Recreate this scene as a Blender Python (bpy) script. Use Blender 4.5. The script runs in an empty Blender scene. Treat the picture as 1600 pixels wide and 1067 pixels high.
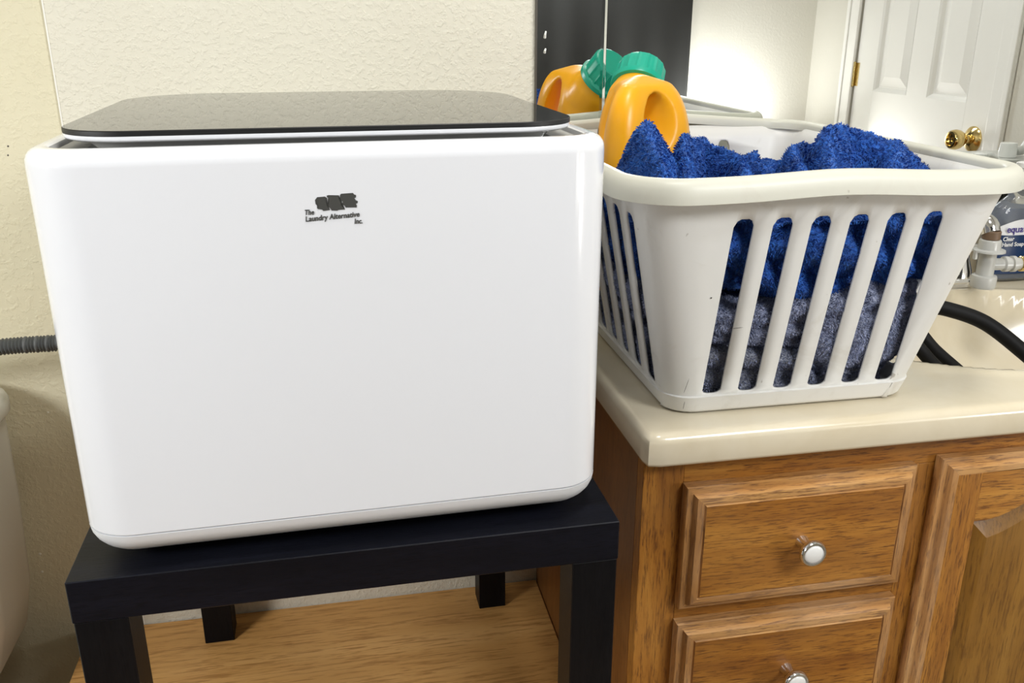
import bpy, bmesh, math, random
from mathutils import Vector, Matrix, noise
random.seed(7)
PI = math.pi
scn = bpy.context.scene
COL = scn.collection

# ------------------------------------------------------------------ camera
def look(px, py, pz, yaw, pitch, roll, fpx):
    cd = bpy.data.cameras.new('camera'); co = bpy.data.objects.new('camera', cd); COL.objects.link(co)
    cy, sy, cp, sp = math.cos(yaw), math.sin(yaw), math.cos(pitch), math.sin(pitch)
    f = Vector((sy*cp, cy*cp, -sp)); r = Vector((cy, -sy, 0)); u = r.cross(f)
    cr, sr = math.cos(roll), math.sin(roll)
    r2 = r*cr + u*sr; u2 = -r*sr + u*cr
    co.matrix_world = Matrix(((r2.x, u2.x, -f.x, px), (r2.y, u2.y, -f.y, py), (r2.z, u2.z, -f.z, pz), (0, 0, 0, 1)))
    cd.sensor_width = 36; cd.lens = 36*fpx/1600; cd.clip_start = .02
    scn.camera = co
look(.1388, -1.2169, 1.1953, .1937, .3415, .0006, 1393)

# ------------------------------------------------------------------ world, lights, exposure
w = bpy.data.worlds.new('world'); scn.world = w; w.use_nodes = True
w.node_tree.nodes['Background'].inputs[0].default_value = (1, .97, .92, 1)
w.node_tree.nodes['Background'].inputs[1].default_value = .35
def area(name, loc, target, sx, sy, power, col=(1, 1, 1)):
    l = bpy.data.lights.new(name, 'AREA'); l.shape = 'RECTANGLE'; l.size = sx; l.size_y = sy
    l.energy = power; l.color = col
    o = bpy.data.objects.new(name, l); COL.objects.link(o); o.location = loc
    o.rotation_euler = (Vector(target)-Vector(loc)).to_track_quat('-Z', 'Y').to_euler()
    return o
area('ceiling_lamp_light', (.45, -.80, 2.36), (.45, -.76, 0), .28, .28, 9.5, (1, .98, .93))
area('added_light_above_mirror', (1.05, -.12, 2.16), (1.0, -.5, .8), .5, .08, .7, (1, .98, .94))  # added light above the mirror for the wall gradient; no fixture there
area('fill_lamp_right', (1.05, -1.58, 1.75), (.15, -.5, .8), .5, .4, 13.0, (.96, .98, 1))
area('soft_light_left', (-.84, -1.00, 1.32), (.0, -.30, .45), .3, .3, 8.0, (.96, .98, 1))  # light from the left front; its source is out of view and unknown
area('night_lamp_right', (1.66, -1.5, .78), (.4, -.4, .75), .18, .18, 3.4, (1, .98, .95))
area('night_lamp_wall_wash', (1.42, -1.60, .80), (1.35, -1.75, 1.13), .2, .1, 3.7, (1, 1, .99))
scn.view_settings.view_transform = 'Standard'
scn.view_settings.look = 'None'
scn.view_settings.gamma = 1
scn.view_settings.use_curve_mapping = False
scn.view_settings.exposure = .25

# ------------------------------------------------------------------ materials
class NT:
    def __init__(s, name):
        m = bpy.data.materials.new(name); m.use_nodes = True; s.m = m; s.t = m.node_tree
        s.n = s.t.nodes; s.l = s.t.links; s.b = s.n['Principled BSDF']
    def node(s, typ, **kw):
        n = s.n.new(typ)
        for k, v in kw.items():
            if k in n.inputs: n.inputs[k].default_value = v
            else: setattr(n, k, v)
        return n
    def link(s, a, b): s.l.new(a, b)
    def coords(s, scale=(1, 1, 1), rot=(0, 0, 0), kind='Object'):
        tc = s.node('ShaderNodeTexCoord'); mp = s.node('ShaderNodeMapping')
        mp.inputs['Scale'].default_value = scale; mp.inputs['Rotation'].default_value = rot
        s.link(tc.outputs[kind], mp.inputs[0]); return mp.outputs[0]
    def noise(s, co, scale, detail=4, rough=.5, dist=0):
        n = s.node('ShaderNodeTexNoise'); n.inputs['Scale'].default_value = scale; n.inputs['Detail'].default_value = detail
        n.inputs['Roughness'].default_value = rough; n.inputs['Distortion'].default_value = dist
        s.link(co, n.inputs['Vector']); return n.outputs[0]
    def ramp(s, src, stops):
        r = s.node('ShaderNodeValToRGB'); e = r.color_ramp.elements
        while len(e) < len(stops): e.new(.5)
        for i, (p, c) in enumerate(stops): e[i].position = p; e[i].color = (*c, 1) if len(c) == 3 else c
        s.link(src, r.inputs[0]); return r.outputs[0]
    def bump(s, src, strength, dist, prev=None):
        b = s.node('ShaderNodeBump'); b.inputs['Strength'].default_value = strength; b.inputs['Distance'].default_value = dist
        s.link(src, b.inputs['Height'])
        if prev is not None: s.link(prev, b.inputs['Normal'])
        return b.outputs[0]
    def mix(s, fac, a, b, mode='MIX'):
        n = s.node('ShaderNodeMix', data_type='RGBA', blend_type=mode)
        if isinstance(fac, float): n.inputs[0].default_value = fac
        else: s.link(fac, n.inputs[0])
        for i, v in ((6, a), (7, b)):
            if isinstance(v, tuple): n.inputs[i].default_value = (*v, 1)
            else: s.link(v, n.inputs[i])
        return n.outputs[2]
    def set(s, **kw):
        for k, v in kw.items():
            k = k.replace('_', ' ')
            if k == 'Base Color' and isinstance(v, tuple): v = (*v, 1)
            if hasattr(v, 'is_linked'): s.link(v, s.b.inputs[k])
            else: s.b.inputs[k].default_value = v
        return s
def plain(name, col, rough=.5, **kw):
    t = NT(name); t.set(Base_Color=col, Roughness=rough, **kw)
    co = t.coords(); n = t.noise(co, 60, 3)
    t.set(Normal=t.bump(n, .04, .001)); return t.m
def wall_mat(name, c1, c2, bump):
    t = NT(name); co = t.coords()
    big = t.noise(co, 3, 3); t.set(Base_Color=t.mix(big, c1, c2), Roughness=.62)
    a = t.noise(co, 120, 3, .6, .1); a = t.ramp(a, [(.47, (0, 0, 0)), (.63, (1, 1, 1))])
    b = t.noise(co, 260, 4, .6)
    n1 = t.bump(b, .30*bump, .0008); n2 = t.bump(a, .50*bump, .0011, n1)
    t.set(Normal=n2); return t.m
M_wall = wall_mat('painted_textured_wall', (.70, .665, .545), (.76, .73, .62), 1.0)
M_wall_l = wall_mat('painted_wall_beside_seam', (.68, .625, .44), (.73, .68, .50), .75)
M_plainwall = wall_mat('painted_plain_wall', (.62, .60, .54), (.66, .64, .58), .25)
M_ceiling = plain('ceiling_paint', (.62, .61, .57), .8)
M_doorwhite = plain('white_door_paint', (.80, .79, .76), .35)

def wood(name, axis, cols, gscale=1.0, rough=.38, wear=.25, seed=0.0):
    """oak grain running along axis 0/1/2"""
    t = NT(name)
    sc = [26*gscale]*3; sc[axis] = 2.2*gscale
    co = t.coords(tuple(sc)); fine = [520*gscale]*3; fine[axis] = 40*gscale
    co2 = t.coords(tuple(fine)); co3 = t.coords()
    tc = t.node('ShaderNodeVectorMath', operation='ADD'); t.link(co, tc.inputs[0]); tc.inputs[1].default_value = (seed, seed*1.7, seed*.6)
    base = t.noise(tc.outputs[0], 1.0, 6, .66, .7)
    c = t.ramp(base, [(.30, cols[0]), (.48, cols[1]), (.68, cols[2])])
    pores = t.noise(co2, 1.0, 3, .7, .3); pr = t.ramp(pores, [(.36, (.9, .9, .9)), (.50, (0, 0, 0))])
    c2 = t.mix(pr, c, cols[3]); big = t.noise(co3, 9, 2)
    big = t.ramp(big, [(.35, (0, 0, 0)), (.75, (wear, wear, wear))])
    c3 = t.mix(big, c2, cols[4])
    t.set(Base_Color=c3, Roughness=rough, Normal=t.bump(pores, .25, .0006)); t.b.inputs['Specular IOR Level'].default_value = .32; return t.m
OAK = ((.19, .064, .010), (.345, .136, .019), (.52, .242, .042), (.10, .031, .007), (.54, .28, .08))
M_oak_x = wood('oak_grain_across', 0, OAK, rough=.45, seed=3.1)
M_oak_z = wood('oak_grain_upright', 2, OAK, rough=.45, seed=7.7)
M_oak_panel = wood('oak_door_panel', 2, ((.17, .078, .013), (.25, .115, .018), (.33, .165, .030), (.13, .055, .010), (.36, .2, .06)), .7, seed=1.3)
M_oak_worn = wood('oak_worn_moulding', 0, ((.25, .105, .026), (.42, .195, .050), (.56, .30, .095), (.14, .055, .017), (.62, .42, .25)), rough=.55, wear=.40, seed=9.1)
M_oak_worn_z = wood('oak_worn_moulding_upright', 2, ((.25, .105, .026), (.42, .195, .050), (.56, .30, .095), (.14, .055, .017), (.62, .42, .25)), rough=.55, wear=.40, seed=6.1)
M_oak_shaded = wood('oak_painted_shaded', 2, ((.13, .05, .012), (.20, .078, .018), (.27, .11, .028), (.10, .035, .009), (.25, .12, .04)), .8, seed=11)  # same oak in darker tones; the side's shadow is put into the colour
LAM = ((.50, .255, .075), (.62, .33, .105), (.70, .395, .14), (.38, .18, .05), (.68, .39, .15))
M_lam = wood('light_oak_bench_board', 0, LAM, .40, .42, .15, seed=5)
M_blackwood = wood('black_brown_foil', 0, ((.0025, .0028, .005), (.0035, .004, .0075), (.006, .0065, .012), (.002, .0022, .004), (.009, .009, .014)), 1.6, .42, .2, seed=2)
M_blackwood_z = wood('black_brown_foil_upright', 2, ((.0035, .0035, .0045), (.005, .005, .006), (.008, .0075, .009), (.003, .003, .004), (.012, .011, .012)), 1.6, .42, .2, seed=4)
M_blackwood.node_tree.nodes['Principled BSDF'].inputs['Specular IOR Level'].default_value = .2
M_blackwood_z.node_tree.nodes['Principled BSDF'].inputs['Specular IOR Level'].default_value = .12
M_washer = NT('glossy_white_plastic').set(Base_Color=(.83, .84, .87), Roughness=.16, Coat_Weight=.4, Coat_Roughness=.04).m
M_washer2 = NT('satin_white_base_plastic').set(Base_Color=(.77, .78, .80), Roughness=.34).m
M_recess = NT('grey_inner_plastic').set(Base_Color=(.42, .42, .41), Roughness=.22).m
M_blackglass = NT('black_glass').set(Base_Color=(.004, .004, .004), Roughness=.012, IOR=1.42).m
M_blackedge = NT('satin_black_glass_edge').set(Base_Color=(.006, .006, .006), Roughness=.5).m
M_ink = plain('charcoal_ink', (.055, .055, .05), .6)

def counter_mat():
    t = NT('cultured_marble'); co = t.coords(); n = t.noise(co, 7, 5, .6, .8)
    t.set(Base_Color=t.ramp(n, [(.3, (.68, .59, .42)), (.55, (.74, .66, .50)), (.8, (.77, .71, .57))]), Roughness=.2, Coat_Weight=.3, Coat_Roughness=.08); return t.m
M_counter = counter_mat()
def basket_mat(name, c1):
    t = NT(name); co = t.coords(); n = t.noise(co, 14, 5, .65, 1.2)
    sm = t.ramp(n, [(.56, (0, 0, 0)), (.80, (.55, .55, .55))])
    sp = t.noise(co, 90, 2, .5); sp = t.ramp(sp, [(.73, (0, 0, 0)), (.78, (.6, .6, .6))])
    c = t.mix(sm, c1, (.58, .54, .46)); c = t.mix(sp, c, (.30, .26, .20))
    t.set(Base_Color=c, Roughness=.42, Normal=t.bump(n, .05, .002)); t.b.inputs['Subsurface Weight'].default_value = .0
    return t.m
M_basket = basket_mat('scuffed_white_plastic', (.79, .78, .745))
M_rim = basket_mat('ivory_rim_plastic', (.64, .63, .54))
def towel_mat(name, c1, c2, c3, scale=130):
    t = NT(name); co = t.coords(); n = t.noise(co, scale, 3, .7, .8); b = t.noise(co, 10, 3)
    c = t.ramp(n, [(.35, c1), (.5, c2), (.68, c3)]); c = t.mix(t.ramp(b, [(.3, (0, 0, 0)), (.8, (.35, .35, .35))]), c, c1)
    t.set(Base_Color=c, Roughness=.95, Normal=t.bump(n, .9, .004)); t.b.inputs['Sheen Weight'].default_value = .35
    t.b.inputs['Sheen Roughness'].default_value = .5
    t.b.inputs['Sheen Tint'].default_value = (.4, .6, 1, 1); return t.m
M_blue = towel_mat('royal_blue_terry', (.004, .035, .20), (.012, .085, .40), (.03, .17, .62))
M_blue_pile = towel_mat('royal_blue_terry_loops', (.006, .050, .26), (.013, .095, .42), (.035, .18, .62), 60)
M_grey = towel_mat('slate_blue_terry', (.11, .12, .18), (.22, .245, .35), (.42, .45, .60), 170)
M_grey2 = towel_mat('dusky_grey_terry', (.11, .115, .145), (.21, .22, .27), (.38, .40, .47), 170)
M_grey_pile = towel_mat('slate_blue_loops', (.20, .22, .33), (.33, .36, .52), (.50, .54, .72), 90)
M_jug = NT('orange_jug_plastic').set(Base_Color=(.92, .42, .008), Roughness=.33, Subsurface_Weight=.08, Subsurface_Radius=(.01, .004, .001)).m
M_cap = NT('teal_cap_plastic').set(Base_Color=(.0, .36, .24), Roughness=.35).m
M_label = plain('grey_jug_label', (.18, .19, .22), .35)
M_chrome = NT('chrome').set(Base_Color=(.75, .75, .76), Metallic=1.0, Roughness=.12).m
M_brass = NT('polished_brass').set(Base_Color=(.72, .55, .24), Metallic=1.0, Roughness=.16).m
M_ceramic = NT('white_ceramic').set(Base_Color=(.80, .80, .78), Roughness=.12).m
M_toilet = NT('toilet_porcelain').set(Base_Color=(.60, .58, .51), Roughness=.25).m
M_rubber = plain('black_rubber_hose', (.005, .005, .0055), .6)
M_rubber.node_tree.nodes['Principled BSDF'].inputs['Specular IOR Level'].default_value = .25
M_greyhose = plain('grey_corrugated_hose', (.10, .105, .105), .5)
M_fit = NT('milky_plastic').set(Base_Color=(.70, .70, .67), Roughness=.25, Transmission_Weight=.3, Subsurface_Weight=.3, Subsurface_Radius=(.01, .01, .01)).m
M_brown = plain('brown_rubber_ring', (.16, .10, .06), .5)
def mirror_mat():
    t = NT('mirror_silver'); t.set(Base_Color=(.90, .92, .90), Metallic=1.0, Roughness=.0); return t.m
M_mirror = mirror_mat()
M_mirror_edge = NT('mirror_bevel').set(Base_Color=(.75, .78, .77), Metallic=1.0, Roughness=.06).m
M_dark_doorway = plain('dark_doorway_charcoal', (.016, .016, .015), .8)
M_darkedge = plain('dark_mirror_edge', (.08, .07, .055), .4)
M_clear = NT('clear_soap').set(Base_Color=(.75, .78, .80), Roughness=.05, Transmission_Weight=.85, IOR=1.3).m
M_bluelabel = plain('deep_blue_label', (.006, .03, .10), .3)
M_whitelabel = plain('white_label_print', (.75, .76, .78), .35)
M_purple = plain('indigo_print', (.05, .03, .22), .4)
M_blackplastic = plain('black_ribbed_plastic', (.015, .016, .015), .4)
M_greyplastic = plain('light_grey_plastic', (.50, .50, .47), .3)
M_floor = wood('vinyl_floor', 0, ((.20, .17, .12), (.25, .21, .15), (.3, .26, .19), (.17, .14, .10), (.3, .26, .2)), .5, .5)
M_lit_bead = plain('lit_corner_bead', (.85, .83, .76), .4)  # light catching the corner bead is painted as a paler colour
M_speck = plain('paint_fleck', (.80, .78, .70), .6)

# ------------------------------------------------------------------ helpers
def finish(name, bm, mat, parent=None, smooth=True, ang=35, recalc=True):
    me = bpy.data.meshes.new(name)
    if recalc: bmesh.ops.recalc_face_normals(bm, faces=bm.faces)
    bm.to_mesh(me); bm.free()
    if mat is not None: me.materials.append(mat)
    o = bpy.data.objects.new(name, me); COL.objects.link(o)
    if smooth:
        me.shade_smooth(); me.set_sharp_from_angle(angle=math.radians(ang))
        if len(me.polygons) < 20000 and ang < 90:
            wn = o.modifiers.new('weighted', 'WEIGHTED_NORMAL'); wn.keep_sharp = True; wn.weight = 100
    if parent: o.parent = parent
    return o
def tag(o, label=None, cat=None, group=None, kind=None):
    if label: o['label'] = label
    if cat: o['category'] = cat
    if group: o['group'] = group
    if kind: o['kind'] = kind
    return o
def thing(name, label, cat, loc=(0, 0, 0), rz=0, group=None):
    o = bpy.data.objects.new(name, None); COL.objects.link(o); o.location = loc; o.rotation_euler = (0, 0, rz)
    o.empty_display_size = .02
    return tag(o, label, cat, group)
def struct(name, bm, mat, parent=None, **kw):
    o = finish(name, bm, mat, parent, **kw)
    if parent is None: o['kind'] = 'structure'
    return o
def add_box(bm, x0, x1, y0, y1, z0, z1, bev=0, seg=2):
    r = bmesh.ops.create_cube(bm, size=1)
    for v in r['verts']:
        v.co = Vector((x0+(v.co.x+.5)*(x1-x0), y0+(v.co.y+.5)*(y1-y0), z0+(v.co.z+.5)*(z1-z0)))
    if bev:
        es = list({e for v in r['verts'] for e in v.link_edges})
        bmesh.ops.bevel(bm, geom=es, offset=bev, segments=seg, affect='EDGES', profile=.5)
def box(*a, **k):
    bm = bmesh.new(); add_box(bm, *a, **k); return bm
def rr(x0, x1, y0, y1, r, n=6):
    """rounded rectangle, counter-clockwise"""
    r = max(min(r, (x1-x0)/2-1e-5, (y1-y0)/2-1e-5), 1e-5); out = []
    for cx, cy, a0 in ((x1-r, y1-r, 0), (x0+r, y1-r, 90), (x0+r, y0+r, 180), (x1-r, y0+r, 270)):
        for i in range(n+1):
            a = math.radians(a0+90*i/n); out.append((cx+r*math.cos(a), cy+r*math.sin(a)))
    return out
def loft(bm, rings, cap0=True, cap1=True, closed=True):
    vs = [[bm.verts.new(p) for p in ring] for ring in rings]
    n = len(vs[0])
    for a, b in zip(vs, vs[1:]):
        for i in range(n if closed else n-1):
            j = (i+1) % n
            bm.faces.new((a[i], a[j], b[j], b[i]))
    if cap0: bm.faces.new(list(reversed(vs[0])))
    if cap1: bm.faces.new(vs[-1])
    return vs
def lathe(bm, prof, origin=(0, 0, 0), axis=(0, 0, 1), n=32, cap=True):
    """prof: (radius, height) along axis"""
    ax = Vector(axis).normalized(); t = ax.orthogonal().normalized(); b = ax.cross(t); O = Vector(origin)
    rings = []
    for r, h in prof:
        rings.append([O+ax*h+(t*math.cos(2*PI*i/n)+b*math.sin(2*PI*i/n))*max(r, 1e-5) for i in range(n)])
    loft(bm, rings, cap, cap)
def catmull(pts, sub=8):
    P = [Vector(p) for p in pts]; P = [P[0]*2-P[1]]+P+[P[-1]*2-P[-2]]; out = []
    for i in range(1, len(P)-2):
        for k in range(sub):
            t = k/sub; a, b, c, d = P[i-1:i+3]
            out.append(.5*((2*b)+(-a+c)*t+(2*a-5*b+4*c-d)*t*t+(-a+3*b-3*c+d)*t**3))
    out.append(P[-2]); return out
def tube(bm, path, rad, n=14, cap=True):
    """rad: number or function(k, arc length)"""
    path = [Vector(p) for p in path]; T = []
    for i in range(len(path)):
        T.append((path[min(i+1, len(path)-1)]-path[max(i-1, 0)]).normalized())
    nrm = T[0].orthogonal().normalized(); rings = []; s = 0
    for i, p in enumerate(path):
        if i: s += (p-path[i-1]).length
        nrm = (nrm-T[i]*nrm.dot(T[i])).normalized(); b = T[i].cross(nrm)
        r = rad(i, s) if callable(rad) else rad
        rings.append([p+(nrm*math.cos(2*PI*k/n)+b*math.sin(2*PI*k/n))*r for k in range(n)])
    loft(bm, rings, cap, cap)
def extrude_poly(bm, pts, z0, z1, place):
    """pts 2D outline -> prism; place maps (u,v,w) to 3D"""
    a = [bm.verts.new(place(u, v, z0)) for u, v in pts]; b = [bm.verts.new(place(u, v, z1)) for u, v in pts]
    n = len(pts); bm.faces.new(a); bm.faces.new(list(reversed(b)))
    for i in range(n): bm.faces.new((a[i], b[i], b[(i+1) % n], a[(i+1) % n]))
def text_obj(name, body, size, mat, parent, mat4, shear=0, off=0.0, extrude=.0001, space=1.0, align='LEFT'):
    cu = bpy.data.curves.new(name, 'FONT'); cu.body = body; cu.size = size; cu.shear = shear; cu.offset = off
    cu.extrude = extrude; cu.space_character = space; cu.align_x = align; cu.resolution_u = 3
    tmp = bpy.data.objects.new(name+'_curve', cu); COL.objects.link(tmp)
    dg = bpy.context.evaluated_depsgraph_get(); dg.update()
    me = bpy.data.meshes.new_from_object(tmp.evaluated_get(dg)); bpy.data.objects.remove(tmp)
    me.transform(mat4); me.materials.clear(); me.materials.append(mat)
    o = bpy.data.objects.new(name, me); COL.objects.link(o)
    if parent: o.parent = parent
    return o
def fbm(p, s): return noise.fractal(Vector(p)*s, .9, 2.1, 4)

# ------------------------------------------------------------------ room shell
ZF, XR, YB, XL, ZC = 0.0, 1.767, -1.75, -1.0, 2.44
Zp = .339            # top of the wooden bench under the table
Xs = .418            # left side of the vanity
XW = -.1904          # seam in the back wall
struct('floor', box(XL-.1, XR+.1, YB-.1, .12, -.05, 0), M_floor)
struct('ceiling', box(XL-.1, XR+.1, YB-.1, .12, ZC, ZC+.05), M_ceiling)
struct('wall_back', box(XW, XR+.1, 0, .1, 0, ZC, bev=.0012), M_wall)
struct('wall_back_left', box(XL-.1, XW, .0035, .1, 0, ZC), M_wall_l)
struct('trim_1', box(XW-.0008, XW+.0010, -.0006, .004, .0, ZC), M_lit_bead)['label'] = 'thin corner bead, its lit edge painted pale, running down the back wall seam'
struct('wall_left', box(XL-.1, XL, YB-.1, .1, 0, ZC), M_plainwall)
struct('wall_rear', box(XL-.1, XR+.1, YB-.1, YB, 0, ZC), M_plainwall)
# right wall with a door opening, y from -1.466 to -.83
DY0, DY1, DZ = -1.475, -.822, 2.03
bm = bmesh.new(); add_box(bm, XR, XR+.1, YB-.1, DY0, 0, ZC); add_box(bm, XR, XR+.1, DY1, .1, 0, ZC); add_box(bm, XR, XR+.1, DY0, DY1, DZ, ZC)
struct('wall_right', bm, M_plainwall)
for k, (a, b, z0, z1) in enumerate(((DY0-.058, DY0+.004, 0, DZ+.06), (DY1-.004, DY1+.058, 0, DZ+.06), (DY0, DY1, DZ, DZ+.06))):
    bm = bmesh.new()
    add_box(bm, XR-.011, XR-.0005, a, b, z0, z1, bev=.004)
    if k < 2: add_box(bm, XR-.016, XR-.009, (a if k == 0 else b-.018), (a+.018 if k == 0 else b), z0, z1, bev=.003)
    struct('trim_%d' % (k+2), bm, M_doorwhite)

# door_1: six-panel door on the right wall (seen in the mirror)
def panel_door():
    """door with recessed, raised-field panels: a stack of rails, stiles and fields"""
    w = DY1-DY0-.01; y0 = DY0+.005
    X = XR+.004
    d = bpy.data.objects.new('door_1', None); COL.objects.link(d); d.location = (X, y0, .008); d['kind'] = 'structure'
    st, mu = .105, .095; pw = (w-2*st-mu)/2
    ys = [(st, st+pw), (st+pw+mu, w-st)]; zs = [(.23, .80), (.995, 1.60), (1.71, 1.90)]
    H = DZ-.012; T = .035
    bm = bmesh.new()
    add_box(bm, 0, T, 0, st, 0, H, bev=.001); add_box(bm, 0, T, w-st, w, 0, H, bev=.001)
    finish('stile', bm, M_doorwhite, d)
    bm = bmesh.new(); add_box(bm, .0002, T, st, w-st, 0, zs[0][0]); add_box(bm, .0002, T, st, w-st, zs[0][1], zs[1][0])
    add_box(bm, .0002, T, st, w-st, zs[1][1], zs[2][0]); add_box(bm, .0002, T, st, w-st, zs[2][1], H)
    for z0, z1 in zs: add_box(bm, .0004, T, st+pw, st+pw+mu, z0, z1)
    finish('rail', bm, M_doorwhite, d)
    for (a, b) in ys:
        for (c, e) in zs:
            bm = bmesh.new(); rings = []
            for ins, dep in ((0, .0), (.006, .004), (.012, .012), (.018, .012), (.045, .004), (.047, .004)):
                rings.append([(dep, a+ins, c+ins), (dep, b-ins, c+ins), (dep, b-ins, e-ins), (dep, a+ins, e-ins)])
            loft(bm, rings, False, True); finish('panel', bm, M_doorwhite, d, ang=10)
    # knob (latch side nearest the vanity)
    ky = w-.055; kz = .915-.008
    bm = bmesh.new(); lathe(bm, [(.033, 0), (.033, .003), (.028, .008), (.018, .012), (.012, .016)], (0, ky, kz), (-1, 0, 0), 28)
    ro = finish('knob_rosette', bm, M_brass, d); ro['label'] = 'polished brass rosette'
    bm = bmesh.new(); lathe(bm, [(.011, .012), (.011, .024), (.018, .032), (.024, .042), (.026, .052), (.0245, .062), (.021, .067), (.016, .068), (.014, .062), (.006, .061), (.004, .066)], (0, ky, kz), (-1, 0, 0), 28)
    kn = finish('door_knob', bm, M_brass, d); kn['label'] = 'polished brass privacy knob'
    for hz in (1.02+.02, .22, 1.80):
        bm = bmesh.new(); add_box(bm, -.002, .001, -.004, .018, hz-.035, hz+.035, bev=.0006)
        lathe(bm, [(.004, -.038), (.0055, -.036), (.0055, -.012), (.005, -.012), (.0055, -.011), (.0055, .011), (.005, .012), (.0055, .012), (.0055, .036), (.004, .038)], (-.006, -.003, hz), (0, 0, 1), 14)
        h = finish('hinge', bm, M_brass, d); h['label'] = 'brass butt hinge'
    bm = box(XR+.0395-X, XR+.06-X, -.002, w+.002, 0, H); finish('backing', bm, M_doorwhite, d)
    bm = box(-.0012, .001, w-.001, w+.003, kz-.03, kz+.03); p = finish('latch_gap_strip', bm, M_darkedge, d); p['label'] = 'dark strip standing in for the shaded latch gap'  # shade of the open gap beside the latch, put in as a dark strip
panel_door()

# small marks on the back wall left of the washer
wl = bpy.data.objects['wall_back_left']
for x, z, r, m, nm in ((-0.2580, 1.0530, 0.0013, M_darkedge, 'nail_hole'), (-0.2600, 1.0420, 0.0012, M_darkedge, 'nail_hole'), (-0.3160, 0.4750, 0.0022, M_speck, 'paint_fleck'), (-0.3180, 0.4450, 0.002, M_speck, 'paint_fleck'), (-0.2700, 0.6940, 0.0014, M_speck, 'paint_fleck')):
    bm = bmesh.new(); lathe(bm, [(r, 0), (r*.8, .0006), (r*.2, .0009)], (x, .0037, z), (0, -1, 0), 8)
    finish(nm, bm, m, wl)

# ------------------------------------------------------------------ mirror on the back wall
mz0, mz1 = .928, 2.0
mi = thing('wall_mirror', 'large frameless wall mirror in two panels above the vanity', 'mirror', (.41, -.0008, mz0))
bx = .502-.41
bm = box(0, bx-.0045, -.0045, 0, 0, mz1-mz0); finish('mirror_pane', bm, M_mirror, mi, smooth=False)
bm = box(bx+.0035, XR-.41-.01, -.0045, 0, 0, mz1-mz0); finish('mirror_pane', bm, M_mirror, mi, smooth=False)
bm = bmesh.new()   # bevelled joint between the panes
for x0, x1, ya, yb in ((bx-.0045, bx-.0002, -.0045, -.0043), (bx-.0002, bx+.0035, -.0047, -.0040)):
    loft(bm, [[(x0, ya, 0), (x1, yb, 0), (x1, 0, 0), (x0, 0, 0)], [(x0, ya, mz1-mz0), (x1, yb, mz1-mz0), (x1, 0, mz1-mz0), (x0, 0, mz1-mz0)]])
s = finish('joint_strip', bm, M_mirror_edge, mi, smooth=False); s['label'] = 'narrow bevelled joint between the mirror panes'
bm = box(-.0022, .0, -.0052, 0, 0, mz1-mz0); finish('mirror_edge', bm, M_darkedge, mi)['label'] = 'dark bare left edge of the mirror'

# ------------------------------------------------------------------ charcoal curtain standing in for the dark doorway at the rear (mirror reflection)
bm = bmesh.new(); nx, nz = 220, 3
x0c, x1c = -.85, 1.305
g = []
for j in range(nz):
    row = []
    for i in range(nx+1):
        x = x0c+(x1c-x0c)*i/nx; y = YB+.045+.005*math.sin(x*19+math.sin(x*7)*1.5)+.002*math.sin(x*61)
        row.append(bm.verts.new((x, y, .12+(2.0-.12)*j/(nz-1))))
    g.append(row)
for j in range(nz-1):
    for i in range(nx): bm.faces.new((g[j][i], g[j][i+1], g[j+1][i+1], g[j+1][i]))
cu = finish('stand_in_curtain', bm, M_dark_doorway)
so = cu.modifiers.new('thick', 'SOLIDIFY'); so.thickness = .0015
tag(cu, 'charcoal curtain standing in for the dark doorway in the far wall, seen in the mirror', 'curtain')
rod = thing('curtain_rod', 'added slim rod holding the stand-in curtain on the far wall', 'rod', (0, YB+.045, 2.02))
bm = bmesh.new(); tube(bm, [(XL+.001, 0, 0), (XR-.001, 0, 0)], .011, 16); finish('pole', bm, M_chrome, rod)
for a in (XL, XR):
    bm = bmesh.new(); lathe(bm, [(.024, 0), (.024, .006), (.014, .012)], (a, 0, 0), (1 if a < 0 else -1, 0, 0), 20); finish('end_flange', bm, M_chrome, rod)

# ------------------------------------------------------------------ wooden bench (the table stands on it)
PLx = -.268
be = thing('wooden_bench', 'low wooden bench with light oak board under the black table', 'bench', (PLx, -.95, 0))
bw = Xs-.001-PLx
finish('bench_top', box(0, bw, 0, .948, Zp-.028, Zp, bev=.0015), M_lam, be)
finish('side_panel', box(.03, .05, .02, .93, 0, Zp-.028), M_lam, be)
finish('side_panel', box(bw-.05, bw-.03, .02, .93, 0, Zp-.028), M_lam, be)
finish('crossbar', box(.05, bw-.05, .45, .47, .08, Zp-.028), M_lam, be)

# ------------------------------------------------------------------ toilet (tank right side in view)
to = thing('toilet', 'off-white toilet at the left edge of the frame', 'toilet', (-.516, -.01, -.015+.015))
bm = bmesh.new(); rings = []
for z, ins, r in ((.385, .045, .03), (.40, .030, .04), (.47, .012, .05), (.60, .003, .055), (.715, 0, .055), (.722, .003, .055)):
    rings.append([(x, y, z) for x, y in rr(-.215+ins, .215-ins, -.205+ins*.6, -.002, r, 8)])
loft(bm, rings); finish('tank', bm, M_toilet, to, ang=60)
bm = bmesh.new(); rings = []
for z, ins in ((.722, .004), (.724, -.006), (.729, -.010), (.742, -.010), (.749, -.006), (.752, .004)):
    rings.append([(x, y, z) for x, y in rr(-.215+ins, .215-ins, -.210+ins, -.001, .06, 8)])
loft(bm, rings); finish('tank_lid', bm, M_toilet, to, ang=60)
bm = bmesh.new()
def oval(cx, cy, a, b, z, n=40): return [(cx+a*math.cos(2*PI*i/n), cy+b*math.sin(2*PI*i/n)*(1.0 if math.sin(2*PI*i/n) < 0 else .8), z) for i in range(n)]
loft(bm, [oval(0, -.40, .11, .20, 0), oval(0, -.40, .105, .19, .05), oval(0, -.40, .10, .18, .15), oval(0, -.43, .15, .24, .28), oval(0, -.45, .18, .27, .36), oval(0, -.45, .185, .275, .385)])
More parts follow.
